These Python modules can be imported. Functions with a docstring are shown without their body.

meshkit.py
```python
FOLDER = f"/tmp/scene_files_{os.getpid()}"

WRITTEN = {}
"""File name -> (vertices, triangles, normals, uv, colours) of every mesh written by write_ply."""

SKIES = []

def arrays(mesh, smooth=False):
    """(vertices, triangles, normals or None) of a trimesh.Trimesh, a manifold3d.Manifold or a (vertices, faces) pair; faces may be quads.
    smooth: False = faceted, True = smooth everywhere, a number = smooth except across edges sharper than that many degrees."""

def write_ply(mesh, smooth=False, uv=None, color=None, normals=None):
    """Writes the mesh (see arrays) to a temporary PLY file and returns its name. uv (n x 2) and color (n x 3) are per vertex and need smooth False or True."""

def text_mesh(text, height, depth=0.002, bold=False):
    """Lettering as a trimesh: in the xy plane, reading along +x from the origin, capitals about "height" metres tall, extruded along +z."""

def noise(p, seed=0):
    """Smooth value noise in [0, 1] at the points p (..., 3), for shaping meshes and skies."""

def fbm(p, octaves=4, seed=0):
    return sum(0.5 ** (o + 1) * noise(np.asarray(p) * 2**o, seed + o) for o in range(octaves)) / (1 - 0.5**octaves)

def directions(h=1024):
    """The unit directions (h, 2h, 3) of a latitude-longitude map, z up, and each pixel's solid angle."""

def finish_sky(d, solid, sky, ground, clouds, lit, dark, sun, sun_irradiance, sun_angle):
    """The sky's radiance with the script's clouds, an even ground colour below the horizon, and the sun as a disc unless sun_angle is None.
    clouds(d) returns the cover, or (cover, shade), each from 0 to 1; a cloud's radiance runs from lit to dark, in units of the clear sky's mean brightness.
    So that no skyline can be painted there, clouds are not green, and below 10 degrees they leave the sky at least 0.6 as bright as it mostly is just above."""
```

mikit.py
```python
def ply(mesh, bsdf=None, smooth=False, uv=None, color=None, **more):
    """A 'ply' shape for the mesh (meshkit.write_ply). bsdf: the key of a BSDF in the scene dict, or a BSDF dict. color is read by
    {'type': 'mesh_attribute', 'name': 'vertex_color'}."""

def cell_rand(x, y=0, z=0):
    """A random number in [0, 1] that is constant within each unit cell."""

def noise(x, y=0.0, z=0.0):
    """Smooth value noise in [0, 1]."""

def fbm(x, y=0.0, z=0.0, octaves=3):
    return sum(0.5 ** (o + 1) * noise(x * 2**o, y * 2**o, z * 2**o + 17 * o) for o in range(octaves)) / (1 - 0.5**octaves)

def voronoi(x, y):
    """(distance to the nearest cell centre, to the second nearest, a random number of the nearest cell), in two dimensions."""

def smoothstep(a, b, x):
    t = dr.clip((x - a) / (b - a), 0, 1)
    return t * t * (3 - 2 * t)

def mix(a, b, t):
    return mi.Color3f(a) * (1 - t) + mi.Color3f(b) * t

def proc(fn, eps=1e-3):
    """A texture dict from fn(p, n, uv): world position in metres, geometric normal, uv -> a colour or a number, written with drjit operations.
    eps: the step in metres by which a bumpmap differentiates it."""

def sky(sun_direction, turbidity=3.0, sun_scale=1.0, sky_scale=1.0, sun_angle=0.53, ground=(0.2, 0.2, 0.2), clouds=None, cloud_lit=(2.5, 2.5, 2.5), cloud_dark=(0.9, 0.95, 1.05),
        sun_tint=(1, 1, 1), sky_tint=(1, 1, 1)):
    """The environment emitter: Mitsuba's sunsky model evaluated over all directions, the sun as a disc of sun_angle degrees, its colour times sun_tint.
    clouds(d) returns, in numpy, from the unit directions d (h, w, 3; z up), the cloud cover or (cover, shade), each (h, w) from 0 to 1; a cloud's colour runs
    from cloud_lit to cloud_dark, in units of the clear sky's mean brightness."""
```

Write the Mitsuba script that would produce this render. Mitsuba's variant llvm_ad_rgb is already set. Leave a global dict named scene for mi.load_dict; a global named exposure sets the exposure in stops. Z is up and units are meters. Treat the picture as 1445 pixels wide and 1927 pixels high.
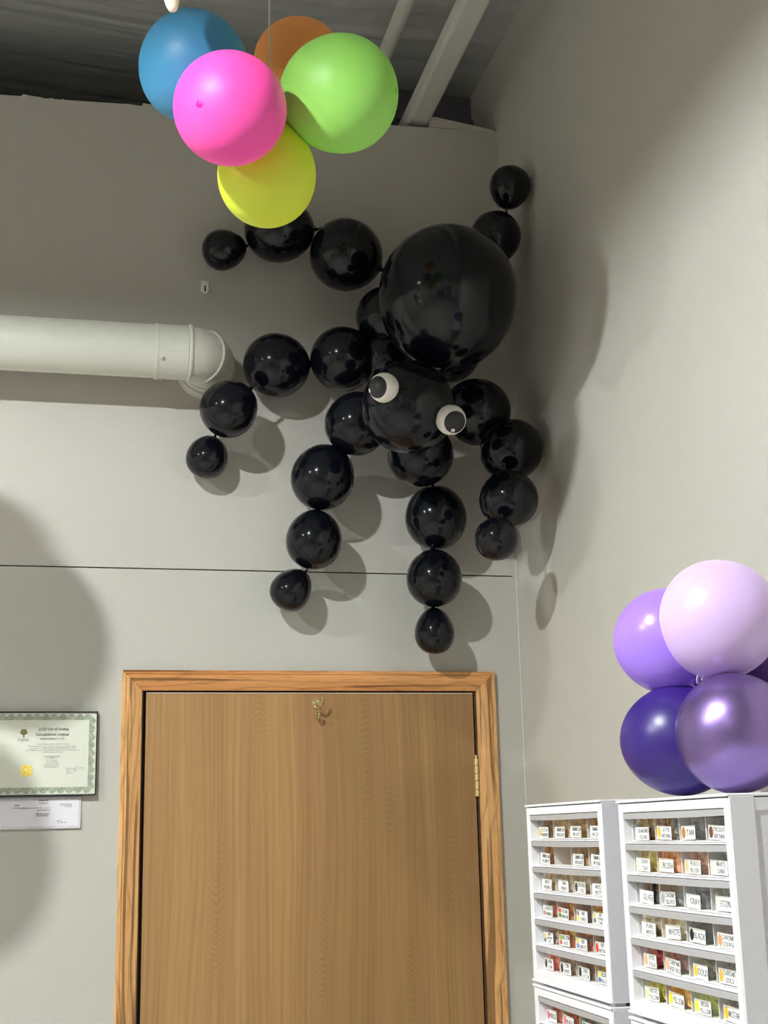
import math, random
import numpy as np, trimesh
import drjit as dr
import mitsuba as mi
import mikit, meshkit
from mikit import noise, fbm, smoothstep, mix, voronoi, cell_rand
from shapely.geometry import Polygon, Point
from shapely import affinity

T = mi.ScalarTransform4f
scene, labels = {}, {}
random.seed(7)
RNG = np.random.default_rng(7)

# ------------------------------------------------------------------ camera, lamps, exposure
scene['camera'] = {
    'type': 'perspective', 'fov': 31.809, 'fov_axis': 'x', 'near_clip': 0.05, 'far_clip': 60.0,
    'to_world': T().look_at(origin=[-0.191, -3.6892, 1.6528],
                            target=[-0.191 + 0.22094868, -3.6892 + 0.94748781, 1.6528 + 0.23118938],
                            up=[-0.03096975, -0.23011222, 0.97267119])}
exposure = -0.60
LAMP_RADIANCE = 9800.0
LAMPS = [  # bulb position, share of the full radiance
    ((-0.966, -2.467, 3.401), 1.0),
    ((-2.60, -2.30, 3.40), 0.62),
    ((-2.60, -5.60, 3.40), 0.20)]  # added fill lamp, an unseen extra source behind the viewer
LAMP_TINT = (0.95, 1.0, 0.99)

# ------------------------------------------------------------------ helpers
def srgb(*c):
    c = np.array(c, float) / 255.0
    return np.where(c <= 0.04045, c / 12.92, ((c + 0.055) / 1.055) ** 2.4).tolist()

def rgb(c): return {'type': 'rgb', 'value': list(c)}

def bsdf(key, color=None, rough=0.5, metal=0.0, spec=0.5, **kw):
    col = color if isinstance(color, dict) else rgb(color)
    b = {'type': 'principled', 'base_color': col, 'roughness': rough, 'metallic': metal, 'specular': spec}
    b.update(kw)
    scene[key] = {'type': 'twosided', 'bsdf': b}
    return key

def tag(key, label=None, cat=None, group=None, kind=None):
    d = labels.setdefault(key, {})
    if label: d['label'] = label
    if cat: d['category'] = cat
    if group: d['group'] = group
    if kind: d['kind'] = kind

def free(key):
    if key not in scene: return key
    i = 1
    while f'{key}_{i:03d}' in scene: i += 1
    return f'{key}_{i:03d}'

def add(key, mesh, mat, smooth=False, to_world=None, label=None, color=None, emitter=None):
    key = free(key)
    d = mikit.ply(mesh, mat, smooth=smooth, color=color) if not isinstance(mesh, dict) else dict(mesh)
    if to_world is not None: d['to_world'] = to_world
    if emitter: d['emitter'] = emitter
    scene[key] = d
    if label: tag(key, label)
    return key

def cat(ms): return trimesh.util.concatenate(ms)

def box(x0, x1, y0, y1, z0, z1):
    b = trimesh.creation.box((x1 - x0, y1 - y0, z1 - z0))
    b.apply_translation(((x0 + x1) / 2, (y0 + y1) / 2, (z0 + z1) / 2))
    return b

def bevel_box(x0, x1, y0, y1, z0, z1, b=0.002):
    pts = []
    for sx in (0, 1):
        for sy in (0, 1):
            for sz in (0, 1):
                c = np.array([(x0, x1)[sx], (y0, y1)[sy], (z0, z1)[sz]])
                s = np.array([1 - 2 * sx, 1 - 2 * sy, 1 - 2 * sz]) * b
                for k in range(3):
                    q = c + s; q[k] = c[k]; pts.append(q)
    return trimesh.convex.convex_hull(np.array(pts))

def frame_from(z):
    z = np.asarray(z, float) / np.linalg.norm(z)
    x = np.cross(z, [0, 0, 1.0] if abs(z[2]) < 0.9 else [1.0, 0, 0]); x /= np.linalg.norm(x)
    return np.stack([x, np.cross(z, x), z], 1)

def place(mesh, pos, axis):
    m = mesh.copy(); M = np.eye(4); M[:3, :3] = frame_from(axis); M[:3, 3] = pos
    m.apply_transform(M); return m

def lathe(profile, n=40):
    pr = np.asarray(profile, float); a = np.linspace(0, 2 * np.pi, n, endpoint=False)
    v = np.stack([np.outer(pr[:, 0], np.cos(a)), np.outer(pr[:, 0], np.sin(a)), np.repeat(pr[:, 1][:, None], n, 1)], -1).reshape(-1, 3)
    i, j = np.meshgrid(np.arange(len(pr) - 1), np.arange(n), indexing='ij')
    A, B, C, D = i * n + j, i * n + (j + 1) % n, (i + 1) * n + (j + 1) % n, (i + 1) * n + j
    f = np.vstack([np.stack([A, B, C], -1).reshape(-1, 3), np.stack([A, C, D], -1).reshape(-1, 3)])
    m = trimesh.Trimesh(v, f, process=False)
    m.merge_vertices(); m.update_faces(m.nondegenerate_faces()); m.fix_normals()
    return m

def tube(pts, rad, n=16, caps=True):
    p = np.asarray(pts, float); r = np.broadcast_to(rad, (len(p),)).astype(float)
    t = np.gradient(p, axis=0); t /= np.linalg.norm(t, axis=1, keepdims=True)
    ref = np.array([0.13, 0.21, 0.97]) if abs(t[0][2]) < 0.9 else np.array([0.97, 0.21, 0.1])
    a = np.arange(n) * 2 * np.pi / n; rows = []
    x = np.cross(ref, t[0])
    for k in range(len(p)):
        x = x - (x @ t[k]) * t[k]; x /= np.linalg.norm(x); y = np.cross(t[k], x)
        rows.append(p[k] + r[k] * (np.cos(a)[:, None] * x + np.sin(a)[:, None] * y))
    v = np.vstack(rows); f = []
    for k in range(len(p) - 1):
        for j in range(n):
            A, B, C, D = k * n + j, k * n + (j + 1) % n, (k + 1) * n + (j + 1) % n, (k + 1) * n + j
            f += [[A, B, C], [A, C, D]]
    if caps:
        v = np.vstack([v, p[:1], p[-1:]]); c0, c1 = len(v) - 2, len(v) - 1
        for j in range(n):
            f.append([c0, (j + 1) % n, j]); f.append([c1, (len(p) - 1) * n + j, (len(p) - 1) * n + (j + 1) % n])
    return trimesh.Trimesh(v, np.array(f), process=False)

def catmull(pts, k=8):
    p = np.asarray(pts, float); p = np.vstack([2 * p[0] - p[1], p, 2 * p[-1] - p[-2]]); out = []
    for i in range(1, len(p) - 2):
        for t in np.linspace(0, 1, k, endpoint=False):
            a, b, c, d = p[i - 1], p[i], p[i + 1], p[i + 2]
            out.append(0.5 * ((2 * b) + (c - a) * t + (2 * a - 5 * b + 4 * c - d) * t * t + (3 * b - a - 3 * c + d) * t ** 3))
    out.append(p[-2]); return np.array(out)

def extrude(poly, depth):
    ps = getattr(poly, 'geoms', [poly])
    return cat([trimesh.creation.extrude_polygon(g, depth, engine='earcut') for g in ps if g.area > 0])

TEXTS = {}
def text(s, h, bold=False, width=None, depth=0.0004):
    """Lettering centred on the origin of its xy plane; width squeezes it to fit."""
    k = (s, bold)
    if k not in TEXTS: TEXTS[k] = meshkit.text_mesh(s, 1.0, depth=1.0, bold=bold)
    m = TEXTS[k].copy(); lo, hi = m.bounds
    sx = h if width is None else min(h, width / (hi[0] - lo[0]))
    m.apply_translation((-(lo[0] + hi[0]) / 2, -0.5, 0)); m.apply_scale((1, 1, 1))
    m.apply_transform(np.diag([sx, h, depth, 1.0])); return m

def basis(u, v, w, o):
    M = np.eye(4); M[:3, 0], M[:3, 1], M[:3, 2], M[:3, 3] = u, v, w, o; return M

# ------------------------------------------------------------------ materials
def wall_paint(base, scale):
    def f(p, n, uv):
        t = fbm(p.x * 2.3, p.y * 2.3, p.z * 2.3, 3)
        s = noise(p.x * 160, p.y * 160, p.z * 160)
        return mi.Color3f(*base) * (0.965 + 0.05 * t + 0.02 * s)
    return mikit.proc(f)
bsdf('mat_wall_upper', wall_paint((0.50, 0.478, 0.435), 1), 0.6, spec=0.3)
bsdf('mat_wall_lower', wall_paint((0.485, 0.475, 0.43), 1), 0.6, spec=0.3)
bsdf('mat_wall_right', wall_paint((0.495, 0.475, 0.43), 1), 0.6, spec=0.3)
bsdf('mat_wall_white', wall_paint((0.76, 0.75, 0.72), 1), 0.6, spec=0.3)
bsdf('mat_core', srgb(40, 38, 36), 0.9)
bsdf('mat_gypsum', srgb(196, 190, 180), 0.8)
bsdf('mat_caulk', (0.56, 0.55, 0.505), 0.5)
bsdf('mat_floor', mikit.proc(lambda p, n, uv: mix((0.54, 0.50, 0.455), (0.46, 0.425, 0.385), fbm(p.x * 30, p.y * 1.5, 0, 3))), 0.45)
def liner(p, n, uv):
    t = fbm(p.x * 1.3 + 0.6 * noise(p.x * 3, p.y * 3), p.y * 16, 0, 3)
    return mix((0.38, 0.39, 0.38), (0.52, 0.53, 0.515), t)
bsdf('mat_liner', mikit.proc(liner), 0.38, spec=0.5)
bsdf('mat_beam', (0.60, 0.605, 0.555), 0.45)
bsdf('mat_rear', (0.10, 0.10, 0.115), 0.8)
bsdf('mat_black_latex', (0.0026, 0.0034, 0.0062), 0.09, spec=0.36, clearcoat=0.12, clearcoat_gloss=0.97)
bsdf('mat_eye_white', srgb(236, 232, 226), 0.4)
bsdf('mat_eye_black', srgb(38, 38, 40), 0.45)
bsdf('mat_pvc', mikit.proc(lambda p, n, uv: mi.Color3f(0.60, 0.60, 0.53) * (0.96 + 0.07 * fbm(p.x * 9, p.y * 20, p.z * 20, 3))), 0.36)
bsdf('mat_screw', srgb(190, 190, 186), 0.25, metal=0.9)
bsdf('mat_white_plastic', srgb(228, 228, 231), 0.35)
bsdf('mat_hook_plastic', srgb(240, 238, 234), 0.4)
bsdf('mat_string', srgb(214, 212, 206), 0.5)
bsdf('mat_brass', (0.95, 0.80, 0.42), 0.34, metal=0.85)
bsdf('mat_brass_dull', (0.62, 0.50, 0.25), 0.32, metal=0.95)
bsdf('mat_frame_black', srgb(20, 19, 19), 0.35)
bsdf('mat_paper', srgb(208, 210, 196), 0.6)
bsdf('mat_paper_white', srgb(216, 213, 220), 0.5)
bsdf('mat_ink', srgb(34, 30, 26), 0.7)
bsdf('mat_ink_soft', srgb(84, 80, 72), 0.7)
bsdf('mat_guilloche', mikit.proc(lambda p, n, uv: mix(srgb(124, 134, 112), srgb(180, 186, 166),
     smoothstep(0.25, 0.8, 0.5 + 0.5 * dr.sin(p.x * 900 + 3 * dr.sin(p.z * 520)) * dr.sin(p.z * 900 + 3 * dr.sin(p.x * 520))))), 0.6)
bsdf('mat_logo_tree', srgb(112, 112, 48), 0.6)
bsdf('mat_logo_green', srgb(70, 84, 62), 0.6)
bsdf('mat_gold_foil', mikit.proc(lambda p, n, uv: mix((1.0, 0.86, 0.30), (0.86, 0.64, 0.10), smoothstep(0.4, 0.6, fbm(p.x * 420, p.z * 420, 0, 2)))), 0.35, metal=0.2)
bsdf('mat_sleeve_rim', srgb(214, 214, 220), 0.2)
bsdf('mat_lamp_shade', srgb(58, 58, 60), 0.5)
bsdf('mat_vertex', {'type': 'mesh_attribute', 'name': 'vertex_color'}, 0.55)
bsdf('mat_sticker', {'type': 'mesh_attribute', 'name': 'vertex_color'}, 0.5)
scene['mat_clear'] = {'type': 'thindielectric', 'int_ior': 1.35}
bsdf('mat_frosted', srgb(206, 205, 210), 0.4)
bsdf('mat_lip', srgb(166, 164, 166), 0.3)
bsdf('mat_divider', srgb(224, 222, 218), 0.3)

def latex(key, c, rough=0.47):
    return bsdf(key, srgb(*c), rough, spec=0.5, sheen=0.2, flatness=0.3)
latex('mat_blue', (66, 140, 184)); latex('mat_pink', (255, 82, 176)); latex('mat_green', (150, 216, 98))
latex('mat_orange', (255, 164, 84)); latex('mat_yellow', (214, 228, 62)); latex('mat_cream', (255, 248, 222))
latex('mat_pink_tip', (225, 20, 160)); latex('mat_green_tip', (96, 200, 40))
bsdf('mat_lilac', srgb(210, 182, 234), 0.30, spec=0.5); bsdf('mat_lavender', srgb(160, 122, 236), 0.28, spec=0.5)
bsdf('mat_violet', srgb(50, 30, 112), 0.33, spec=0.5); bsdf('mat_plum', srgb(84, 60, 120), 0.25, spec=0.5)
bsdf('mat_chrome_purple', srgb(142, 118, 178), 0.35, metal=0.92)

# wood
def door_wood(p, n, uv):
    x, z = p.x, p.z
    wob = noise(x * 7, z * 1.8) * 0.030 + noise(x * 26, z * 4.5) * 0.006
    tone = fbm((x + wob) * 15, z * 0.30, 3.0, 4)
    fine = fbm((x + wob * 0.5) * 260, z * 5, 1.0, 3)
    lin = smoothstep(0.35, 0.75, noise((x + wob) * 330, z * 1.6))
    ring = mi.Float(0); cover = mi.Float(0)
    for xc, w, zc, zs, s in ((0.605, 0.036, 1.86, 0.20, 1.0), (0.668, 0.030, 1.74, 0.16, -1.0), (0.31, 0.045, 2.0, 0.12, 1.0), (0.84, 0.028, 1.62, 0.22, 1.0), (0.19, 0.035, 1.45, 0.2, -1.0), (0.47, 0.030, 1.30, 0.2, 1.0), (0.72, 0.03, 1.30, 0.15, -1.0)):
        d = (x - xc + 0.012 * (noise(z * 5, xc * 50) - 0.5)) / w
        v = s * (z - zc) * 62 + d * d * 3.0 + 1.6 * noise(x * 30, z * 7) + 0.8 * noise(x * 90, z * 20)
        e = (z - zc) / zs
        m = dr.exp(-d * d * 1.1 - e * e)
        ring += m * (0.5 + 0.5 * dr.sin(v * 6.2832)); cover += m
    g = lin * dr.maximum(1 - cover, 0) * 0.62 + ring * (0.55 + 0.45 * fine)
    c = mix(srgb(182, 143, 94), srgb(152, 113, 72), tone)
    c = mix(c, mi.Color3f(*srgb(184, 148, 88)), smoothstep(0.50, 0.72, fbm((x + wob) * 28, z * 0.45, 9.0, 3)) * 0.35)
    c = mix(c, mi.Color3f(*srgb(164, 112, 84)), smoothstep(0.55, 0.75, fbm((x + wob) * 34, z * 0.5, 19.0, 3)) * 0.25)
    c = c * (1 - 0.18 * smoothstep(0.40, 0.62, x + wob * 2))  # light falloff painted into the wood colour, darker towards the right
    return c * (1 - 0.17 * g) * (0.88 + 0.20 * fine)
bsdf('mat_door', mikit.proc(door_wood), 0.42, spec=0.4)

def oak(along, across, seed, light, mid, dark):
    def f(p, n, uv):
        a, c = along(p), across(p)
        w = noise(a * 2.2 + seed, c * 9) * 0.03
        t = fbm(a * 1.6 + seed, (c + w) * 42, 0, 3)
        streak = smoothstep(0.60, 0.70, fbm(a * 2.6 + seed * 3, (c + w * 1.2) * 95, 5.0, 2))
        pores = smoothstep(0.62, 0.8, noise(a * 26, (c + w) * 700))
        arc = 0.5 + 0.5 * dr.sin(((c - 0.5) * 260 + 22 * noise(a * 3.0 + seed, 0.5) + 9 * noise(a * 9 + seed, c * 30)))
        col = mix(mix(light, mid, t), dark, streak * 0.75)
        col = mix(col, mi.Color3f(*dark), dr.power(arc, 6) * 0.30)
        return mix(col, mi.Color3f(*dark), pores * 0.22)
    return mikit.proc(f)
L_, M_, D_ = srgb(226, 178, 118), srgb(198, 143, 88), srgb(100, 64, 32)
bsdf('mat_oak_head', oak(lambda p: p.x, lambda p: p.z, 1.0, srgb(220, 160, 100), srgb(192, 126, 70), srgb(96, 58, 28)), 0.32)
bsdf('mat_oak_left', oak(lambda p: p.z, lambda p: p.x, 5.0, L_, M_, D_), 0.32)
bsdf('mat_oak_right', oak(lambda p: p.z, lambda p: p.x, 9.3, L_, M_, D_), 0.32)
bsdf('mat_jamb', srgb(70, 48, 30), 0.5)

# ------------------------------------------------------------------ the setting
XR, YF, XL, CEIL, YR = 1.0637, -7.6, -5.2, 4.09, 1.8
add('floor', box(XL, XR, YF, YR, -0.06, 0), 'mat_floor'); tag('floor', 'brown wooden floor', kind='structure')
add('wall_right', box(XR, XR + 0.1, YF, YR, 0, CEIL + 0.05), 'mat_wall_right'); tag('wall_right', 'plain greige side wall at right', kind='structure')
add('wall_left', box(XL - 0.1, XL, YF, YR, 0, CEIL + 0.05), 'mat_wall_white'); tag('wall_left', 'plain white side wall at left', kind='structure')
add('wall_front', box(XL - 0.1, XR + 0.1, YF - 0.1, YF, 0, CEIL + 0.05), 'mat_wall_white'); tag('wall_front', 'plain white wall behind the viewer', kind='structure')
add('wall_rear', box(XL - 0.1, XR + 0.1, YR, YR + 0.1, 0, CEIL + 0.05), 'mat_rear'); add('wall_rear__return', box(0.80, XR, 0.26, YR, 0, CEIL - .02), 'mat_rear'); tag('wall_rear', 'dark outer wall behind the top of the partition', kind='structure')
add('wall_rear__ledge', box(0.80, XR, 0.235, 0.26, 3.955, 3.975), 'mat_rear')

# back wall: core with a door opening, an upper and a lower board with an open seam between them
DX0, DX1, DZ = -0.012, 0.926, 2.040
def xz_panel(poly, y0, y1):
    m = extrude(poly, y1 - y0)  # polygon in (x, z) -> thickness along y
    M = np.eye(4); M[:3, 0], M[:3, 1], M[:3, 2] = [1, 0, 0], [0, 0, 1], [0, -1, 0]; M[1, 3] = y1
    m.apply_transform(M); return m
top_edge = [(-5.2, 3.745), (-0.470, 3.767), (-0.392, 3.770), (-0.387, 3.777), (-0.366, 3.774), (-0.335, 3.772), (-0.328, 3.769), (-0.302, 3.773), (-0.299, 3.770),
            (-0.276, 3.771), (-0.273, 3.776), (-0.270, 3.771), (-0.20, 3.773), (-0.085, 3.777), (-0.083, 3.779), (-0.078, 3.777), (-0.070, 3.7765), (-0.044, 3.775),
            (-0.041, 3.786), (-0.030, 3.784), (0.10, 3.782), (0.76, 3.793), (1.0637, 3.805)]
upper = Polygon([(-5.2, 2.3738), (1.050, 2.3738), (1.053, 2.36), (1.0637, 2.36)] + top_edge[::-1])
lower = Polygon([(-5.2, 0), (DX0, 0), (DX0, DZ), (DX1, DZ), (DX1, 0), (1.0637, 0), (1.0637, 2.36), (1.053, 2.36), (1.050, 2.3702), (-5.2, 2.3698)])
core = Polygon([(-5.2, 0), (DX0, 0), (DX0, DZ), (DX1, DZ), (DX1, 0), (1.0637, 0), (1.0637, 3.72), (-5.2, 3.70)])
add('wall_back', xz_panel(core, 0.014, 0.12), 'mat_core'); tag('wall_back', 'greige partition wall with a dark seam above the door', kind='structure')
add('wall_back__panel', xz_panel(upper, 0.0, 0.013), 'mat_wall_upper', label='upper greige wall board with a torn top edge')
add('wall_back__panel', xz_panel(lower, 0.0, 0.013), 'mat_wall_lower', label='lower greige wall board around the door')
add('trim_1', tube([(1.0617, -0.0015, z) for z in np.linspace(0, 2.42, 30)], 0.0028, 10), 'mat_caulk', smooth=True)
tag('trim_1', 'pale caulk bead down the wall corner', kind='structure')
w = xz_panel(Polygon([(0.845, 3.80), (1.055, 3.806), (1.052, 3.812), (0.86, 3.838), (0.845, 3.834)]), 0.004, 0.03)
add('trim_2', w, 'mat_gypsum'); tag('trim_2', 'pale sliver of board on top of the partition beside the beam', kind='structure')

# ceiling: a creased insulation liner
def liner_mesh():
    xs = np.unique(np.concatenate([np.linspace(XL, -0.8, 30), np.linspace(-0.8, XR, 130)]))
    ys = np.unique(np.concatenate([np.linspace(YF, -1.4, 50), np.linspace(-1.4, 0.65, 500), np.linspace(0.65, 1.8, 12)]))
    X, Y = np.meshgrid(xs, ys, indexing='ij')
    P = np.stack([X, Y, 0 * X], -1)
    h = 0.012 * (meshkit.fbm(P * [0.9, 2.2, 1], 3, 3) - 0.5)
    bend = 0.10 * (X - 0.4) ** 2
    h = h + 0.0060 * (meshkit.noise(P * [1.3, 30, 1] + np.stack([0 * X, bend * 30, 0 * X], -1), 5) - 0.5)
    h = h + 0.0042 * (meshkit.noise(P * [2.2, 85, 1] + np.stack([0 * X, bend * 85, 0 * X], -1), 9) - 0.5) * meshkit.noise(P * [2, 5, 1], 31)
    d = (X * 0.8 + Y * 0.6)
    crease = np.exp(-(((X - 0.50) / 0.16) ** 2 + ((Y + 0.35) / 0.25) ** 2))
    h = h + crease * 0.010 * (meshkit.noise(np.stack([d * 40, (X * 0.6 - Y * 0.8) * 7, 0 * X], -1), 21) - 0.5)
    Z = CEIL - 0.01 + h
    v = np.stack([X, Y, Z], -1).reshape(-1, 3); ny = len(ys)
    i, j = np.meshgrid(np.arange(len(xs) - 1), np.arange(ny - 1), indexing='ij')
    A = i * ny + j; f = np.vstack([np.stack([A, A + 1, A + ny + 1], -1).reshape(-1, 3), np.stack([A, A + ny + 1, A + ny], -1).reshape(-1, 3)])
    return trimesh.Trimesh(v, f, process=False)
add('ceiling', liner_mesh(), 'mat_liner', smooth=True); tag('ceiling', 'dark grey creased plastic insulation liner', kind='structure')
add('ceiling__deck', box(XL - 0.1, XR + 0.1, YF - 0.1, YR + .1, CEIL + 0.05, CEIL + 0.1), 'mat_core')

def rounded_bar(x0, x1, z0, z1, y0, y1, r):
    poly = Polygon([(x0, z0), (x1, z0), (x1, z1), (x0, z1)]).buffer(-r).buffer(r, quad_segs=5)
    return xz_panel(poly, y0, y1)
add('roof_beam__tube', rounded_bar(0.772, 0.846, 3.812, 3.872, YF, 0.26, 0.013), 'mat_beam', smooth=35)
for y in (-2.6, -5.2): add('roof_beam__hanger', box(0.795, 0.822, y - 0.015, y + 0.015, 3.870, CEIL + 0.02), 'mat_beam')
tag('roof_beam', 'pale grey square steel beam running under the dark ceiling liner', 'beam')
add('conduit_pipe__tube', tube([(0.682, y, 3.975) for y in (YF, -4, -2, YR)], 0.0225, 24), 'mat_beam', smooth=35)
for y in (-2.6, -5.2): add('conduit_pipe__hanger', box(0.672, 0.692, y - 0.01, y + 0.01, 3.99, CEIL + 0.02), 'mat_beam')
tag('conduit_pipe', 'thin round pale grey pipe under the ceiling, left of the square beam', 'pipe')

# ------------------------------------------------------------------ the door
def casing(length, wdt=0.054):
    """Moulded profile: local x across from the outer edge to the inner edge, y = thickness, extruded along z."""
    pr = [(0, 0), (0, 0.016), (0.002, 0.0178), (0.0095, 0.0178), (0.0105, 0.0155), (0.0115, 0.0168), (0.020, 0.0172), (0.032, 0.0150), (0.043, 0.0112), (0.050, 0.0092), (0.0532, 0.0080), (0.054, 0.0066), (0.054, 0)]
    return pr
def mitred(pr, A, B, inA, inB, outd):
    """Prism of a profile between two mitre lines: outer corners A, B; the profile's x moves the end points along inA / inB."""
    A, B, inA, inB, outd = (np.asarray(q, float) for q in (A, B, inA, inB, outd))
    t = (B - A) / np.linalg.norm(B - A) * 0.0005; A, B = A + t, B - t  # hairline mitre joints
    v = []
    for E_, I in ((A, inA), (B, inB)):
        for x, t in pr: v.append(E_ + I * x + outd * t)
    n = len(pr); f = []
    for k in range(n):
        a, b = k, (k + 1) % n; f += [[a, b, n + b], [a, n + b, n + a]]
    poly = Polygon(pr); _, tri = trimesh.creation.triangulate_polygon(poly, engine='earcut')
    vv, tri = trimesh.creation.triangulate_polygon(poly, engine='earcut')
    # match triangulated vertices back to the profile
    idx = [int(np.argmin([np.hypot(px - a, py - b) for px, py in pr])) for a, b in vv]
    for t in tri:
        t = [idx[q] for q in t]; f.append(t); f.append([n + t[2], n + t[1], n + t[0]])
    m = trimesh.Trimesh(np.array(v), np.array(f), process=False); m.fix_normals(); return m
pr = casing(1); O = (0, -1, 0)
xL, xR, zT = -0.063, 0.979, 2.091
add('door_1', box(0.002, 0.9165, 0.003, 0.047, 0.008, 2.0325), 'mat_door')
tag('door_1', 'brown oak-veneer door in a honey oak casing', kind='structure')
add('door_1__casing', mitred(pr, (xL, 0, 0), (xL, 0, zT), (1, 0, 0), (1, 0, -1), O), 'mat_oak_left', smooth=25, label='left upright of the honey oak casing')
add('door_1__casing', mitred(pr, (xL, 0, zT), (xR, 0, zT), (1, 0, -1), (-1, 0, -1), O), 'mat_oak_head', smooth=25, label='head of the honey oak casing')
add('door_1__casing', mitred(pr, (xR, 0, zT), (xR, 0, 0), (-1, 0, -1), (-1, 0, 0), O), 'mat_oak_right', smooth=25, label='right upright of the honey oak casing')
add('door_1__jamb', cat([box(-0.0119, -0.006, 0.0, 0.12, 0, 2.0395), box(0.920, 0.9259, 0.0, 0.12, 0, 2.0395), box(-0.0119, 0.9259, 0.0, 0.12, 2.0365, 2.0395),
                         box(-0.006, 0.01, 0.05, 0.085, 0, 2.0365), box(0.908, 0.920, 0.05, 0.085, 0, 2.0365), box(-0.006, 0.92, 0.05, 0.085, 2.02, 2.0365)]), 'mat_jamb')
add('door_1__top_edge', box(0.002, 0.9165, 0.0015, 0.0045, 2.0305, 2.0330), 'mat_gypsum', label='pale worn top edge of the door')
hx, hy = 0.9178, -0.0045
kn = [(1.744, 1.7625), (1.7637, 1.7865), (1.7877, 1.806), (1.8072, 1.829), (1.8302, 1.8475)]
add('door_1__hinge', cat([box(0.9160, 0.9172, -0.0035, 0.036, 1.744, 1.8475), box(0.9112, 0.9164, 0.0008, 0.0032, 1.744, 1.8475)]), 'mat_brass_dull', label='brass hinge')
for a, b in kn: add('door_1__hinge__knuckle', lathe([(0, a), (0.0052, a), (0.0058, a + .0006), (0.0058, b - .0006), (0.0052, b), (0, b)], 20).apply_translation((hx, hy, 0)), 'mat_brass', smooth=40)
add('door_1__hinge__pin', lathe([(0, 1.8475), (0.0035, 1.8475), (0.0026, 1.8515), (0.0040, 1.8545), (0.0042, 1.8575), (0, 1.859)], 16).apply_translation((hx, hy, 0)), 'mat_brass', smooth=40)

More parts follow.
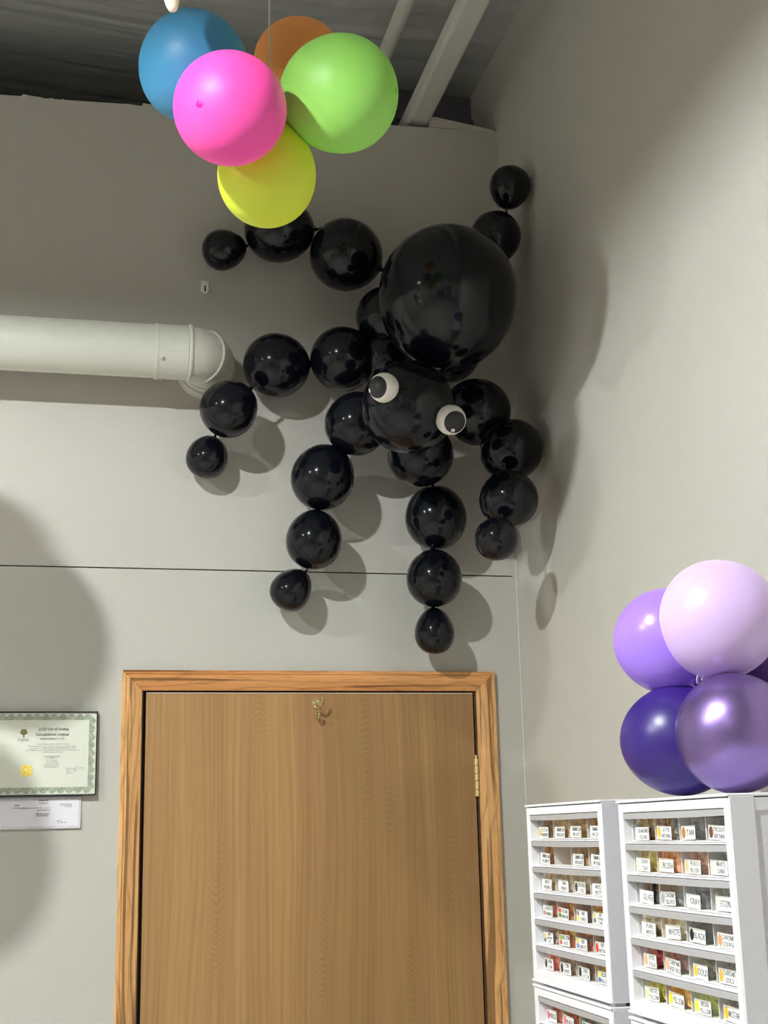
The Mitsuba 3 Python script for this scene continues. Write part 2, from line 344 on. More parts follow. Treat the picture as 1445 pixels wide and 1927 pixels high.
# coat hook
pts = [(0.0, 0.014), (0.009, 0.012), (0.0125, 0.004), (0.011, -0.006), (0.006, -0.018), (0.0045, -0.030), (0, -0.034)]
plate = Polygon([(a, b) for a, b in pts] + [(-a, b) for a, b in pts[::-1][1:-1]])
m = xz_panel(affinity.rotate(plate, 16, origin=(0, 0)), -0.0045, 0.0); m.apply_translation((0.4655, 0.003, 2.002))
add('coat_hook__plate', m, 'mat_brass_dull', smooth=30)
up = catmull([(0.4650, 0.0, 1.994), (0.4660, -0.014, 1.988), (0.4685, -0.030, 1.988), (0.4720, -0.043, 1.998), (0.4750, -0.049, 2.013)], 7)
add('coat_hook__prong', cat([tube(up, np.interp(np.linspace(0, 1, len(up)), [0, .3, 1], [.0055, .0042, .0030]), 14), trimesh.creation.icosphere(3, 0.0045).apply_translation(up[-1])]), 'mat_brass_dull', smooth=40)
lo_ = catmull([(0.4655, 0.0, 1.978), (0.466, -0.008, 1.966), (0.4664, -0.018, 1.959), (0.467, -0.027, 1.963), (0.4674, -0.029, 1.972)], 7)
add('coat_hook__prong', cat([tube(lo_, np.interp(np.linspace(0, 1, len(lo_)), [0, 1], [.0046, .0028]), 14), trimesh.creation.icosphere(3, 0.0042).apply_translation(lo_[-1])]), 'mat_brass_dull', smooth=40)
for sx, sz in ((-0.0068, 0.0030), (0.0040, 0.0066)):
    add('coat_hook__screw', trimesh.creation.icosphere(2, 0.0028).apply_scale((1, .5, 1)).apply_translation((0.4655 + sx, -0.0017, 2.002 + sz)), 'mat_brass', smooth=True)
tag('coat_hook', 'small brass double coat hook screwed to the top of the brown door', 'hook')

# adhesive hook on the wall
def plate_round(w, h, r): return Polygon([(-w, -h), (w, -h), (w, h), (-w, h)]).buffer(-r).buffer(r, quad_segs=6)
m = xz_panel(affinity.translate(plate_round(0.0115, 0.017, 0.003), 0, 0.004), -0.004, 0.0)
add('wall_hook__base', m.apply_translation((0.1475, 0, 3.2085)), 'mat_hook_plastic', smooth=30)
hk = Point(0, -0.011).buffer(0.0098, quad_segs=8).union(Polygon([(-0.0098, -0.011), (0.0098, -0.011), (0.009, 0.006), (-0.009, 0.006)]))
slot = Polygon([(-0.0022, 0.004), (0.0022, 0.004), (0.0030, -0.006), (0.0025, -0.014), (0, -0.0155), (-0.0020, -0.013), (-0.0012, -0.004)])
m = xz_panel(hk.difference(slot), -0.009, -0.004)
add('wall_hook__hook', m.apply_translation((0.1475, 0, 3.2085)), 'mat_hook_plastic', smooth=30)
m = xz_panel(slot, -0.0052, -0.0042); add('wall_hook__slot', m.apply_translation((0.1475, 0, 3.2085)), 'mat_eye_black')
tag('wall_hook', 'small white plastic adhesive hook on the wall above the grey pipe', 'hook')

# ------------------------------------------------------------------ drain pipe
PC = (-0.155, 2.9475); RP = 0.0735
def xtube(x0, x1, r, n=56):  # closed cylinder along x
    return place(lathe([(0, x0), (r, x0), (r, x1), (0, x1)], n), (0, PC[0], PC[1]), (1, 0, 0))
add('drain_pipe__barrel', place(lathe([(0, -5.19), (RP, -5.19), (RP, 0.0), (0, 0.0)], 64), (0.0, PC[0], PC[1]), (1, 0, 0)), 'mat_pvc', smooth=40)
add('drain_pipe__coupling', place(lathe([(RP - .001, -0.002), (RP + .0030, -0.002), (RP + .0038, 0.001), (RP + .0034, 0.006), (RP + .0016, 0.010), (RP + .0018, 0.086), (RP - .001, 0.0885)], 64), (0, PC[0], PC[1]), (1, 0, 0)), 'mat_pvc', smooth=30)
def ring_at(c, ax, r, w=0.0045, proud=0.0042):
    return place(lathe([(r - .002, -w), (r + proud * .7, -w), (r + proud, -w * .4), (r + proud, w * .4), (r + proud * .7, w), (r - .002, w)], 64), c, ax)
EX = 0.150  # the axis of the stub that enters the wall
def bend_path(n=14):  # straight along x, then a short quarter bend towards the wall
    R_ = 0.078; p = [(0.086, PC[0], PC[1])]
    cx, cy = EX - R_, PC[0] + R_
    for a in np.linspace(-90, 0, n): p.append((cx + R_ * math.cos(math.radians(a)), cy + R_ * math.sin(math.radians(a)), PC[1]))
    p.append((EX, 0.0, PC[1])); return np.array(p)
bp = bend_path()
add('drain_pipe__elbow', tube(bp, RP + 0.001, 56), 'mat_pvc', smooth=40)
add('drain_pipe__collar', ring_at((0.093, PC[0], PC[1]), (1, 0, 0), RP + .001, .0050, .0052), 'mat_pvc', smooth=30)
k = len(bp) // 2; tng = bp[k + 1] - bp[k - 1]
add('drain_pipe__collar', ring_at(bp[k], tng, RP + .001, .0040, .0045), 'mat_pvc', smooth=30)
add('drain_pipe__collar', ring_at((EX, PC[0] + 0.082, PC[1]), (0, 1, 0), RP + .001, .0040, .0040), 'mat_pvc', smooth=30)
add('drain_pipe__wall_socket', place(lathe([(RP, -0.045), (RP + .006, -0.045), (RP + .007, -0.04), (RP + .007, -0.001), (RP, -0.001)], 56), (EX, 0, PC[1]), (0, 1, 0)), 'mat_pvc', smooth=30)
for a in (8, 124, -85, 190):  # screws round the coupling
    n_ = np.array([0, -math.sin(math.radians(a)), math.cos(math.radians(a))])
    q = np.array([0.018, PC[0], PC[1]]) + n_ * (RP + 0.002)
    add('drain_pipe__screw', place(lathe([(0, 0), (0.0052, 0), (0.0052, .0016), (0.0036, .0026), (0.0034, .0042), (0, .0044)], 12), q, n_), 'mat_screw', smooth=35)
def on_pipe(m, x, ang):  # a flat mesh (u along x, v round the pipe) laid on the barrel
    v = m.vertices.copy(); th = math.radians(ang) - v[:, 1] / RP; r = RP + 0.0016 + v[:, 2]
    m = m.copy(); m.vertices = np.stack([x + v[:, 0], PC[0] - r * np.sin(th), PC[1] + r * np.cos(th)], 1); return m
oval = Point(0, 0).buffer(1, quad_segs=12); ov = affinity.scale(oval, 0.0090, 0.0185).difference(affinity.scale(oval, 0.0082, 0.0177))
emb = [extrude(ov, 0.0007)]
t_ = text('DKE', 0.0085, depth=0.0007); t_.apply_transform(trimesh.transformations.rotation_matrix(math.pi / 2, (0, 0, 1))); emb.append(t_)
add('drain_pipe__embossed_mark', on_pipe(cat(emb), 0.050, 78), 'mat_pvc', label='embossed oval maker mark')
tag('drain_pipe', 'fat pale grey drain pipe crossing the wall and turning into it beside the black spider', 'pipe')

# ------------------------------------------------------------------ balloons
def balloon_mesh(pos, axis, rx, L, egg=0.07, knot=True, ns=48, nr=36):
    """axis runs from the knot to the crown; L is half the length of the body, rx half its width."""
    ph = np.linspace(0, math.pi * 0.955, nr); pr = [(rx * math.sin(a) * (1 + egg * math.cos(a)), L * math.cos(a)) for a in ph]
    r0, z0 = pr[-1]; s = min(1.0, rx / 0.09)
    if knot:
        pr += [(0.0045 * s + 0.25 * (r0 - .0045 * s), z0 - 0.004 * s), (0.0040 * s, z0 - 0.010 * s), (0.0034 * s, z0 - 0.014 * s), (0.0062 * s, z0 - 0.018 * s), (0.0066 * s, z0 - 0.0215 * s),
               (0.0040 * s, z0 - 0.025 * s), (0.0075 * s, z0 - 0.031 * s), (0.0082 * s, z0 - 0.0325 * s), (0.0070 * s, z0 - 0.033 * s), (0.0, z0 - 0.030 * s)]
    else: pr += [(0, z0 - 0.002)]
    pr[0] = (0, L)
    return place(lathe(pr[::-1], ns), pos, axis)

SP = 'balloon_spider'
tag(SP, 'black balloon spider with two googly eyes hanging in the wall corner above the door', 'balloon spider')
add(SP + '__abdomen', balloon_mesh((0.7484, -0.46, 3.0319), (0.03, -0.24, 0.97), 0.1839, 0.1952, 0.03, ns=72, nr=56), 'mat_black_latex', smooth=True)
add(SP + '__head', balloon_mesh((0.6376, -0.44, 2.729), (-0.21, -0.10, -0.94), 0.1218, 0.1218, 0.02, ns=64, nr=48), 'mat_black_latex', smooth=True)
LEGS = [
    [((.6515, -.18, 3.0758), (-.46, -.11, .88), .0894, .0939, .05), ((.5401, -.15, 3.276), (-.91, .12, .39), .1043, .1059, .04), ((.350, -.12, 3.352), (-.97, .10, -.06), .0935, .1014, .04), ((.1941, -.09, 3.2918), (-.94, .1, -.21), .0585, .0640, .12)],
    [((.528, -.14, 2.9611), (-.80, -.55, .02), .092, .095, .03), ((.3408, -.116, 2.9396), (-.97, .1, -.06), .0914, .0944, .04), ((.2013, -.17, 2.7884), (-.67, .1, -.67), .0780, .0800, .05), ((.1521, -.077, 2.675), (-.31, .1, -.9), .0574, .0611, .08)],
    [((.5506, -.20, 2.7533), (-.47, .1, -.82), .0867, .0896, .04), ((.4646, -.143, 2.6116), (-.35, .1, -.89), .0874, .0933, .03), ((.4406, -.13, 2.4371), (-.1, .05, -.96), .0772, .0823, .05), ((.3841, -.092, 2.3047), (-.58, .05, -.75), .0550, .0610, .15)],
    [((.7309, -.20, 2.6724), (.1, .1, -.96), .0916, .0901, .02), ((.7909, -.12, 2.5123), (.1, .1, -.97), .0869, .0921, .02), ((.7754, -.14, 2.3347), (.03, .05, -.97), .0773, .0803, .03), ((.7794, -.11, 2.1924), (.03, .03, -.97), .0544, .0647, .15)],
    [((.8922, -.22, 2.7978), (.82, -.05, -.58), .0942, .0957, .03), ((.9668, -.285, 2.671), (.3, -.3, -.81), .0885, .0840, .02), ((.9179, -.39, 2.5041), (.03, -.2, -.97), .0781, .0774, .02), ((.8541, -.47, 2.3775), (-.31, -.3, -.9), .0562, .0562, .03)],
    [((.8450, -.22, 3.08), (.5, -.1, .9), .085, .088, .03), ((.9130, -.22, 3.2083), (.4, -.1, .9), .084, .086, .03), ((.9617, -.244, 3.3223), (.16, -.05, .95), .0730, .0770, .05), ((1.0000, -.28, 3.4640), (.18, 0, .95), .0590, .0650, .14)],
    [((.8538, -.15, 2.9996), (.92, -.12, -.38), .0891, .0768, .03)],
    [((.655, -.15, 2.962), (.1, -.95, .1), .086, .088, .03)]]
for i, leg in enumerate(LEGS):
    lk = SP + '__leg' + (f'_{i:03d}' if i else '')
    for pos, ax, rx, L, egg in leg: add(lk + '__balloon', balloon_mesh(pos, ax, rx, L, egg), 'mat_black_latex', smooth=True)
# eyes: little white ball with a black printed pupil and a white glint
def cap_on(c, R, d, ang, lift, n=32, k=6):
    pr = [((R + lift) * math.sin(a), (R + lift) * math.cos(a)) for a in np.linspace(0, math.radians(ang), k)]
    pr = [(0, pr[0][1])] + pr[1:] + [(pr[-1][0], pr[-1][1] - lift * 1.6), (0, pr[-1][1] - lift * 1.6)]
    return place(lathe(pr, n), c, d)
def look_dir(c, px, py):  # px, py: offset of the mark from the ball's centre, as a share of its radius, seen from the front
    r_ = np.array([0.975, -0.222, -0.02]); u_ = np.array([-0.031, -0.230, 0.973]); f_ = -np.array([0.221, 0.947, 0.231])
    return r_ * px + u_ * py + f_ * math.sqrt(max(0, 1 - px * px - py * py))
for c, R, pup, pang, gl in (((.5517, -.535, 2.7455), .0382, (-.60, -.02), 46, (-.945, -.22)), ((.7242, -.535, 2.669), .0388, (.32, -.26), 46, (.10, -.72))):
    ek = free(SP + '__eye'); add(ek, trimesh.creation.icosphere(4, R).apply_translation(c), 'mat_eye_white', smooth=True, label='white googly eye')
    add(ek + '__pupil', cap_on(c, R, look_dir(c, *pup), pang, 0.0006), 'mat_eye_black', smooth=40)
    add(ek + '__glint', cap_on(c, R, look_dir(c, *gl), 8, 0.0012), 'mat_eye_white', smooth=40)

# hanging neon cluster
CL = 'balloon_cluster'
tag(CL, 'bunch of five neon balloons, pink, blue, orange, green and yellow, hanging on a string', 'balloon cluster')
KN = np.array([.166, -1.20, 3.14])
for nm, pos, R, L, lab, ax in (('mat_blue', (.0096, -1.22, 3.1715), .1130, .1105, 'blue balloon', None), ('mat_pink', (.0719, -1.34, 3.0163), .1080, .1115, 'hot pink balloon', (-.609, -.70, -.37)),
                           ('mat_green', (.2976, -1.27, 3.1138), .1175, .1215, 'lime green balloon', (.867, -.485, -.118)), ('mat_orange', (.2582, -1.02, 3.3274), .1025, .0990, 'orange balloon', None), ('mat_yellow', (.1649, -1.17, 2.9777), .1010, .1126, 'yellow balloon', None)):
    ax = ax or tuple(np.array(pos) - KN)
    b = add(CL + '__balloon', balloon_mesh(pos, ax, R, L, 0.05, ns=64, nr=48), nm, smooth=True, label=lab)
    if nm in ('mat_pink', 'mat_green'):
        a = np.array(ax) / np.linalg.norm(ax); c = np.array(pos) + a * (L - 0.0005)
        add(b + '__tip', place(lathe([(0, .0022), (.0030, .0019), (.0058, .0010), (.0085, -.0003), (.0085, -.003), (0, -.003)], 24), c, a), nm + '_tip', smooth=True)
add(CL + '__string', tube([(.166, -1.20, 3.13), (.1665, -1.20, 3.4), (.167, -1.20, 3.8), (.1675, -1.20, CEIL - .006)], 0.0019, 8), 'mat_string', smooth=True)
# cream modelling balloon hanging from the ceiling, only its tip in the picture
cb = catmull([(-.065, -1.45, 4.07), (-.070, -1.45, 3.85), (-.055, -1.45, 3.57), (-.066, -1.45, 3.37), (-.0555, -1.45, 3.24), (-.0552, -1.45, 3.199), (-.0517, -1.45, 3.165), (-.0497, -1.45, 3.141)], 10)
rr = np.interp(np.linspace(0, 1, len(cb)), [0, .15, .6, .74, .84, .90, .945, .985, 1], [.004, .022, .022, .020, .0150, .0130, .0108, .0078, .0030])
add('long_balloon', tube(cb, rr, 20), 'mat_cream', smooth=True); tag('long_balloon', 'cream tip of a long balloon dangling from the ceiling above the blue balloon', 'balloon')

# purple bunch on the drawer units
PB = 'purple_balloon_bunch'
tag(PB, 'bunch of purple and lilac balloons standing on top of the near drawer tower', 'balloon bunch')
PK = np.array([.800, -1.645, 1.876])
for mat, pos, R, L, lab in (('mat_lilac', (.8264, -1.70, 1.9756), .0965, .0973, 'pale lilac balloon'), ('mat_lavender', (.7806, -1.60, 1.9535), .0885, .0894, 'lavender balloon'), ('mat_violet', (.7790, -1.615, 1.790), .0926, .0890, 'dark violet balloon'),
                            ('mat_chrome_purple', (.8201, -1.735, 1.7935), .0936, .0925, 'metallic purple balloon'), ('mat_plum', (.9650, -1.60, 1.9200), .0805, .0823, 'plum balloon')):
    add(PB + '__balloon', balloon_mesh(pos, np.array(pos) - PK, R, L, 0.05, ns=64, nr=48), mat, smooth=True, label=lab)
q = catmull([(.786, -1.688, 1.874), (.784, -1.693, 1.884), (.789, -1.694, 1.889), (.794, -1.694, 1.884), (.790, -1.696, 1.879), (.797, -1.694, 1.880), (.801, -1.694, 1.886), (.806, -1.694, 1.884)], 6)
add(PB + '__knot', tube(q, 0.0014, 8), 'mat_lilac', smooth=True)

# balloons hanging to the left of the picture (their soft shadows fall on the wall)
HB = 'balloon_bunch_at_side'
HB = 'balloon_garland'
tag(HB, 'bunch of pearl white balloons hanging in the room left of the picture', 'balloon bunch')
for pos, R in (((-.60, -1.03, 2.69), .132), ((-.735, -1.36, 2.93), .094), ((-.69, -1.11, 2.44), .128)):
    add(HB + '__balloon', balloon_mesh(pos, (np.array(pos) - (-.70, -1.15, 2.74)), R, R * 1.02, 0.05), 'mat_cream', smooth=True)
add(HB + '__string', tube([(-.70, -1.17, 2.74), (-.70, -1.17, 3.4), (-.70, -1.17, CEIL - .006)], 0.0015, 8), 'mat_string', smooth=True)

# a rack of goods behind the viewer: it shows in the glossy balloons
DR = 'display_rack'
for x in (-3.6, -2.1, -0.6):
    for y in (-7.55, -7.10): add(DR + '__post', box(x - .02, x + .02, y - .02, y + .02, 0, 2.1), 'mat_frame_black')
for z in (.35, .80, 1.25, 1.70, 2.08): add(DR + '__shelf', box(-3.62, -.58, -7.57, -7.08, z - .012, z), 'mat_white_plastic')
ms, cs = [], []
rg = np.random.default_rng(31)
for z in (.35, .80, 1.25, 1.70, 2.08):
    x = -3.55
    while x < -.75:
        w_, h_ = rg.uniform(.08, .26), rg.uniform(.12, .33); b = box(x, x + w_, -7.50, -7.12, z + .0005, z + h_)
        ms.append(b); cs.append(np.repeat(np.array(srgb(*[(240, 236, 230), (60, 140, 150), (200, 60, 60), (230, 190, 60), (30, 30, 36), (150, 120, 190), (240, 240, 240), (90, 110, 150)][rg.integers(8)]))[None], 8, 0)); x += w_ + rg.uniform(.01, .10)
k = add(DR + '__goods', cat(ms), 'mat_vertex', color=np.vstack(cs), label='boxed goods'); tag(k, kind='stuff')
tag(DR, 'rack of coloured boxes behind the viewer', 'shelf')

# ------------------------------------------------------------------ papers on the wall
def on_wall(m, x, y, z, tilt=0.0):
    """xy-plane mesh (thickness along its +z) -> on the back wall, facing the room."""
    M = basis((1, 0, 0), (0, 0, 1), (0, -1, 0), (x, y, z)); c, s = math.cos(tilt), math.sin(tilt)
    R_ = np.eye(4); R_[1, 1], R_[1, 2], R_[2, 1], R_[2, 2] = c, -s, s, c
    m = m.copy(); m.apply_transform(M @ R_); return m
LF = 'license_frame'; lw, lh = 0.290, 0.2175; lx, lz = -0.124 - lw / 2, 1.8715; ly = -0.003; TL = -0.03
rect = lambda w, h: Polygon([(-w / 2, -h / 2), (w / 2, -h / 2), (w / 2, h / 2), (-w / 2, h / 2)])
add(LF + '__frame', on_wall(extrude(rect(lw, lh).difference(rect(lw - .006, lh - .006)), 0.016), lx, ly, lz, TL), 'mat_frame_black', label='thin black frame')
add(LF + '__backing', on_wall(extrude(rect(lw - .006, lh - .006), 0.010), lx, ly, lz, TL), 'mat_frame_black')
W_ = lambda m, up=0.0: on_wall(m.apply_translation((0, 0, 0.0102 + up)), lx, ly, lz, TL)
add(LF + '__paper', W_(extrude(rect(lw - .006, lh - .006), 0.0006)), 'mat_paper', label='certificate paper')
def scallop(w, h, depth, n_x, n_y, amp):
    out = []
    def side(a, b, n, nrm):
        a, b = np.array(a), np.array(b)
        for k in range(n * 10):
            t = k / (n * 10); f = (t * n) % 1.0; bump = 1 - abs(2 * f - 1) ** 2.2
            out.append(tuple(a + (b - a) * t + np.array(nrm) * amp * (bump + .25 * (1 - abs(2 * f - 1)) ** 3)))
    side((-w, -h), (w, -h), n_x, (0, -1)); side((w, -h), (w, h), n_y, (1, 0)); side((w, h), (-w, h), n_x, (0, 1)); side((-w, h), (-w, -h), n_y, (-1, 0))
    return Polygon(out).buffer(0).difference(rect(2 * (w - depth), 2 * (h - depth)))
add(LF + '__border', W_(extrude(scallop(lw / 2 - .0135, lh / 2 - .0135, .0085, 12, 9, .0065), 0.0003), .0006), 'mat_guilloche', label='green scalloped border')
def lines(key, put, spec, mat, label):
    for s, h, x, y, wd, bold in spec:
        t = text(s, h, bold, wd, 0.0003); t.apply_translation((x, y, 0)); add(key + '__lettering', put(t), mat, label=label)
cx_ = 0.027  # text column centre
lines(LF, lambda m: W_(m, .0007), [('2023 City of Gretna', .0072, cx_ + .005, .063, .076, True), ('Occupational License', .0072, cx_ + .0025, .0495, .084, True), ('Expiring December 31, 2023', .0044, cx_ + .002, .0385, .061, True)], 'mat_ink', 'dark title lettering')
lines(LF, lambda m: W_(m, .0007), [('This Occupational License is hereby issued in compliance', .0028, cx_ + .006, .0245, .084, False),
    ('With Chapter 5, Article 1 of the Gretna Municipal Code allowing said business or', .0028, cx_ + .004, .0187, .122, False),
    ('Occupational license to operate within the corporate limits of the City of Gretna,', .0028, cx_ + .004, .0135, .122, False),
    ('State of Nebraska. Said occupational tax is set by Ordinance 2020 by the City Council and', .0028, cx_ + .004, .0083, .134, False),
    ('is on file in the office of the City Clerk', .0028, cx_ + .003, .0033, .056, False),
    ('This License is issued to:', .0034, cx_ + .003, -.0073, .042, True), ('Inflate Balloons', .0030, cx_ + .003, -.0127, .028, False), ('798 Village Sq', .0030, cx_ + .003, -.0182, .026, False),
    ('Gretna, NE 68028', .0030, cx_ + .003, -.0237, .031, False), ('Date: January 3, 2023', .0030, cx_ + .003, -.0292, .038, False), ('License Fee: $100.00', .0030, cx_ + .003, -.0347, .036, False),
    ('Tammy L. Tisdall', .0026, cx_ + .055, -.0455, .026, False), ('City Clerk', .0026, cx_ + .049, -.0505, .015, False)], 'mat_ink_soft', 'grey body lettering')
sg = catmull([(.068, -.040, 0), (.071, -.0365, 0), (.070, -.039, 0), (.075, -.0375, 0), (.078, -.0395, 0), (.085, -.0375, 0), (.089, -.0395, 0), (.096, -.0335, 0), (.094, -.040, 0), (.103, -.037, 0), (.112, -.038, 0)], 6)
add(LF + '__signature', W_(cat([tube(sg, 0.00028, 6), box(.066, .114, -.0415, -.0411, 0, .0003)]), .0007), 'mat_ink_soft')
blobs = [Point(x, y).buffer(r) for x, y, r in ((0, .006, .0062), (-.0052, .0035, .0042), (.0052, .0035, .0042), (-.0028, .0088, .0042), (.003, .0088, .0042), (.0, .0015, .0045))]
crown = blobs[0]
for b in blobs[1:]: crown = crown.union(b)
lgx, lgz = -.0435, .0505
m = extrude(affinity.translate(crown, lgx, lgz), .0003); add(LF + '__tree_logo', W_(m, .0007), 'mat_logo_tree', label='olive tree emblem')
trunk = affinity.translate(Polygon([(-.0012, .002), (.0012, .002), (.0011, -.006), (.0035, -.0078), (-.0035, -.0078), (-.0011, -.006)]), lgx, lgz)
add(LF + '__tree_logo__trunk', W_(extrude(trunk, .0003), .0007), 'mat_ink')
lines(LF, lambda m: W_(m, .0007), [('Gretna', .0066, lgx - .001, .0365, .031, False), ('THE BIRTHDAY CITY', .0012, lgx - .001, .0318, .030, False)], 'mat_logo_green', 'emblem lettering')
seal = Polygon([((.0160 + .0006 * (k % 2)) * math.cos(k * math.pi / 36), (.0160 + .0006 * (k % 2)) * math.sin(k * math.pi / 36)) for k in range(72)])
sx_, sz_ = -.0335, -.0435
add(LF + '__seal', W_(cat([extrude(affinity.translate(seal, sx_, sz_), .0004), extrude(affinity.translate(Point(0, 0).buffer(.0128).difference(Point(0, 0).buffer(.0118)), sx_, sz_), .0009),
    extrude(affinity.translate(Point(0, 0).buffer(.0078).difference(Point(0, 0).buffer(.0070)), sx_, sz_), .0009)]), .0007), 'mat_gold_foil', label='gold foil seal')
tag(LF, 'black-framed license certificate with green border and gold seal, left of the door', 'certificate')

PS = 'permit_sheet'; pw, ph_ = 0.232, 0.0800; px_, pz = -0.161 - pw / 2, 1.7205; py = -0.006
V_ = lambda m, up=0.0: on_wall(m.apply_translation((0, 0, up)), px_, py, pz, -.06)
add(PS + '__paper', V_(extrude(rect(pw - .004, ph_ - .004), 0.0008)), 'mat_paper_white', label='white printed permit')
add(PS + '__sleeve', V_(extrude(rect(pw, ph_), 0.0004), -.0005), 'mat_sleeve_rim', label='glossy clear sleeve edge')
add(PS + '__border', V_(extrude(rect(pw - .008, ph_ - .008).difference(rect(pw - .0092, ph_ - .0092)), 0.0002), .0009), 'mat_ink_soft')
lines(PS, lambda m: V_(m, .0009), [('NEBRASKA', .0034, .021, .0315, .024, True), ('Department of Revenue', .0022, .021, .0262, .024, False), ('Sales Tax Permit', .0022, .022, .0236, .017, False),
    ('OWNER', .0030, -.045, .0195, .014, True), ('BUSINESS NAME', .0030, -.040, .0130, .032, False), ('POST THIS PERMIT FOR THIS LOCATION', .0026, .003, .0125, .070, False), ('MAILING ADDRESS', .0026, .022, .0068, .032, True),
    ('INFLATE BALLOONS', .0026, .020, -.0012, .034, True), ('798 VILLAGE SQ', .0026, .018, -.0046, .030, True), ('GRETNA NE 68028', .0026, .019, -.0080, .032, True),
    ('DEPARTMENT OF REVENUE', .0022, .076, .0215, .032, False), ('STATE OF NEBRASKA', .0022, .078, .0183, .028, False), ('LINCOLN NE', .0022, .083, .0152, .018, False)], 'mat_ink', 'small printed lettering')
sg = catmull([(.055, -.0215, 0), (.066, -.0195, 0), (.058, -.0225, 0), (.062, -.0265, 0), (.070, -.0225, 0), (.067, -.0265, 0), (.076, -.0245, 0), (.082, -.0260, 0)], 6)
add(PS + '__signature', V_(tube(sg, 0.0004, 6), .0009), 'mat_ink')
tag(PS, 'small white permit sheet in a clear sleeve pinned under the framed license', 'paper')

# ------------------------------------------------------------------ drawer units
UW, UH, UD = 0.400, 0.3335, 0.345          # width, height, depth of one unit
XF = 0.700                                  # x of the front faces
NROW, Z0, PITCH = 6, 0.0200, 0.0492         # rows from the bottom
IN0, IN1 = 0.0215, UW - 0.0170              # the opening in the front frame
def b3(u0, u1, v0, v1, w0, w1, b=None): return box(u0, u1, v0, v1, w0, w1) if b is None else bevel_box(u0, u1, v0, v1, w0, w1, b)
# local axes: u to the right of the front, v up, w out of the front
ot = Z0 + NROW * PITCH - 0.0018
body_parts = [b3(0.004, IN0, 0.004, UH - 0.006, -0.030, 0, .0015), b3(IN1, UW - 0.004, 0.004, UH - 0.006, -0.030, 0, .0015),
              b3(IN0 - .002, IN1 + .002, 0.004, Z0, -0.030, 0, .001), b3(IN0 - .002, IN1 + .002, ot, UH - 0.006, -0.030, 0, .001)]
panel_parts = [b3(0.0035, 0.0075, 0.004, UH - .006, -UD, -0.028), b3(UW - 0.0075, UW - 0.0035, 0.004, UH - .006, -UD, -0.028)]
side_parts = [b3(0.006, UW - .006, 0.004, 0.008, -UD, -.028), b3(0.006, UW - .006, UH - .010, UH - .006, -UD, -.028),
              b3(0.006, UW - .006, 0.006, UH - .008, -UD, -UD + .004), b3(0, 0.0045, 0.0, UH - .004, -.040, -.002, .001)]
post_parts = [b3(UW - 0.0045, UW, 0.0, UH - .004, -.040, -.002, .001), b3(UW - .0045, UW - .001, UH - .024, UH - .006, -UD, -.04), b3(UW - .0045, UW - .001, 0.004, 0.016, -UD, -.04),
              b3(UW - .0045, UW - .001, .004, UH - .006, -UD, -UD + .03)]
rails = [b3(IN0 - .002, IN1 + .002, Z0 + k * PITCH - 0.0020, Z0 + k * PITCH + 0.0002, -UD + .004, -0.003) for k in range(NROW)]
lid = [b3(0, UW, UH - .0045, UH, -UD - .002, 0.0022, .0012), b3(0, UW, 0, .004, -UD - .002, 0.0022, .0012)]
PLY = {'body': mikit.ply(cat(body_parts + side_parts), 'mat_white_plastic'), 'panel': [mikit.ply(q, 'mat_frosted') for q in panel_parts], 'rib': [mikit.ply(q, 'mat_frosted') for q in post_parts], 'rail': mikit.ply(cat(rails), 'mat_white_plastic'), 'lid': mikit.ply(lid[0], 'mat_white_plastic'), 'base': mikit.ply(lid[1], 'mat_white_plastic')}
RC = -0.016                                  # recess of the drawers' clear fronts
ND, cw = 4, (IN1 - IN0 - 0.004) / 4
def drawer_parts():
    h = PITCH - 0.0028
    tray = cat([b3(IN0 + .001, IN1 - .001, 0.0010, 0.0032, -UD + .02, RC - .001), b3(IN0 + .001, IN0 + .003, .0010, h - .004, -UD + .02, RC), b3(IN1 - .003, IN1 - .001, .0010, h - .004, -UD + .02, RC), b3(IN0 + .001, IN1 - .001, .001, h - .004, -UD + .018, -UD + .02),
                b3(IN0 + .001, IN1 - .001, 0.0008, 0.0026, RC - .002, RC + .003)])
    # lip: a strip whose lower edge bows down in the middle
    us = np.linspace(IN0 + .0008, IN1 - .0008, 25); t = np.linspace(-1, 1, 25)
    lowe = h - 0.0090 - 0.0012 * (1 - t ** 2)
    poly = Polygon([(u, v) for u, v in zip(us, lowe)] + [(us[-1], h), (us[0], h)])
    lip = extrude(poly, 0.0026); lip.apply_translation((0, 0, RC + 0.0125))
    top = b3(IN0 + .0008, IN1 - .0008, h - .0020, h, RC - .001, RC + .0145)
    pane = trimesh.Trimesh([(IN0 + .002, .0027, RC + .001), (IN1 - .002, .0027, RC + .001), (IN1 - .002, h - .001, RC + .001), (IN0 + .002, h - .001, RC + .001)], [[0, 1, 2], [0, 2, 3]])
    divs = [b3(IN0 + .002 + cw * k - .0014, IN0 + .002 + cw * k + .0014, .003, h - .004, -UD + .02, RC - .0004) for k in (1, 2, 3)]
    return tray, cat([lip, top]), pane, divs
tray, lip, pane, divs = drawer_parts()
PLY |= {'tray': mikit.ply(tray, 'mat_divider'), 'lip': mikit.ply(lip, 'mat_lip'), 'pane': mikit.ply(pane, 'mat_clear'), 'div': [mikit.ply(d, 'mat_divider') for d in divs]}

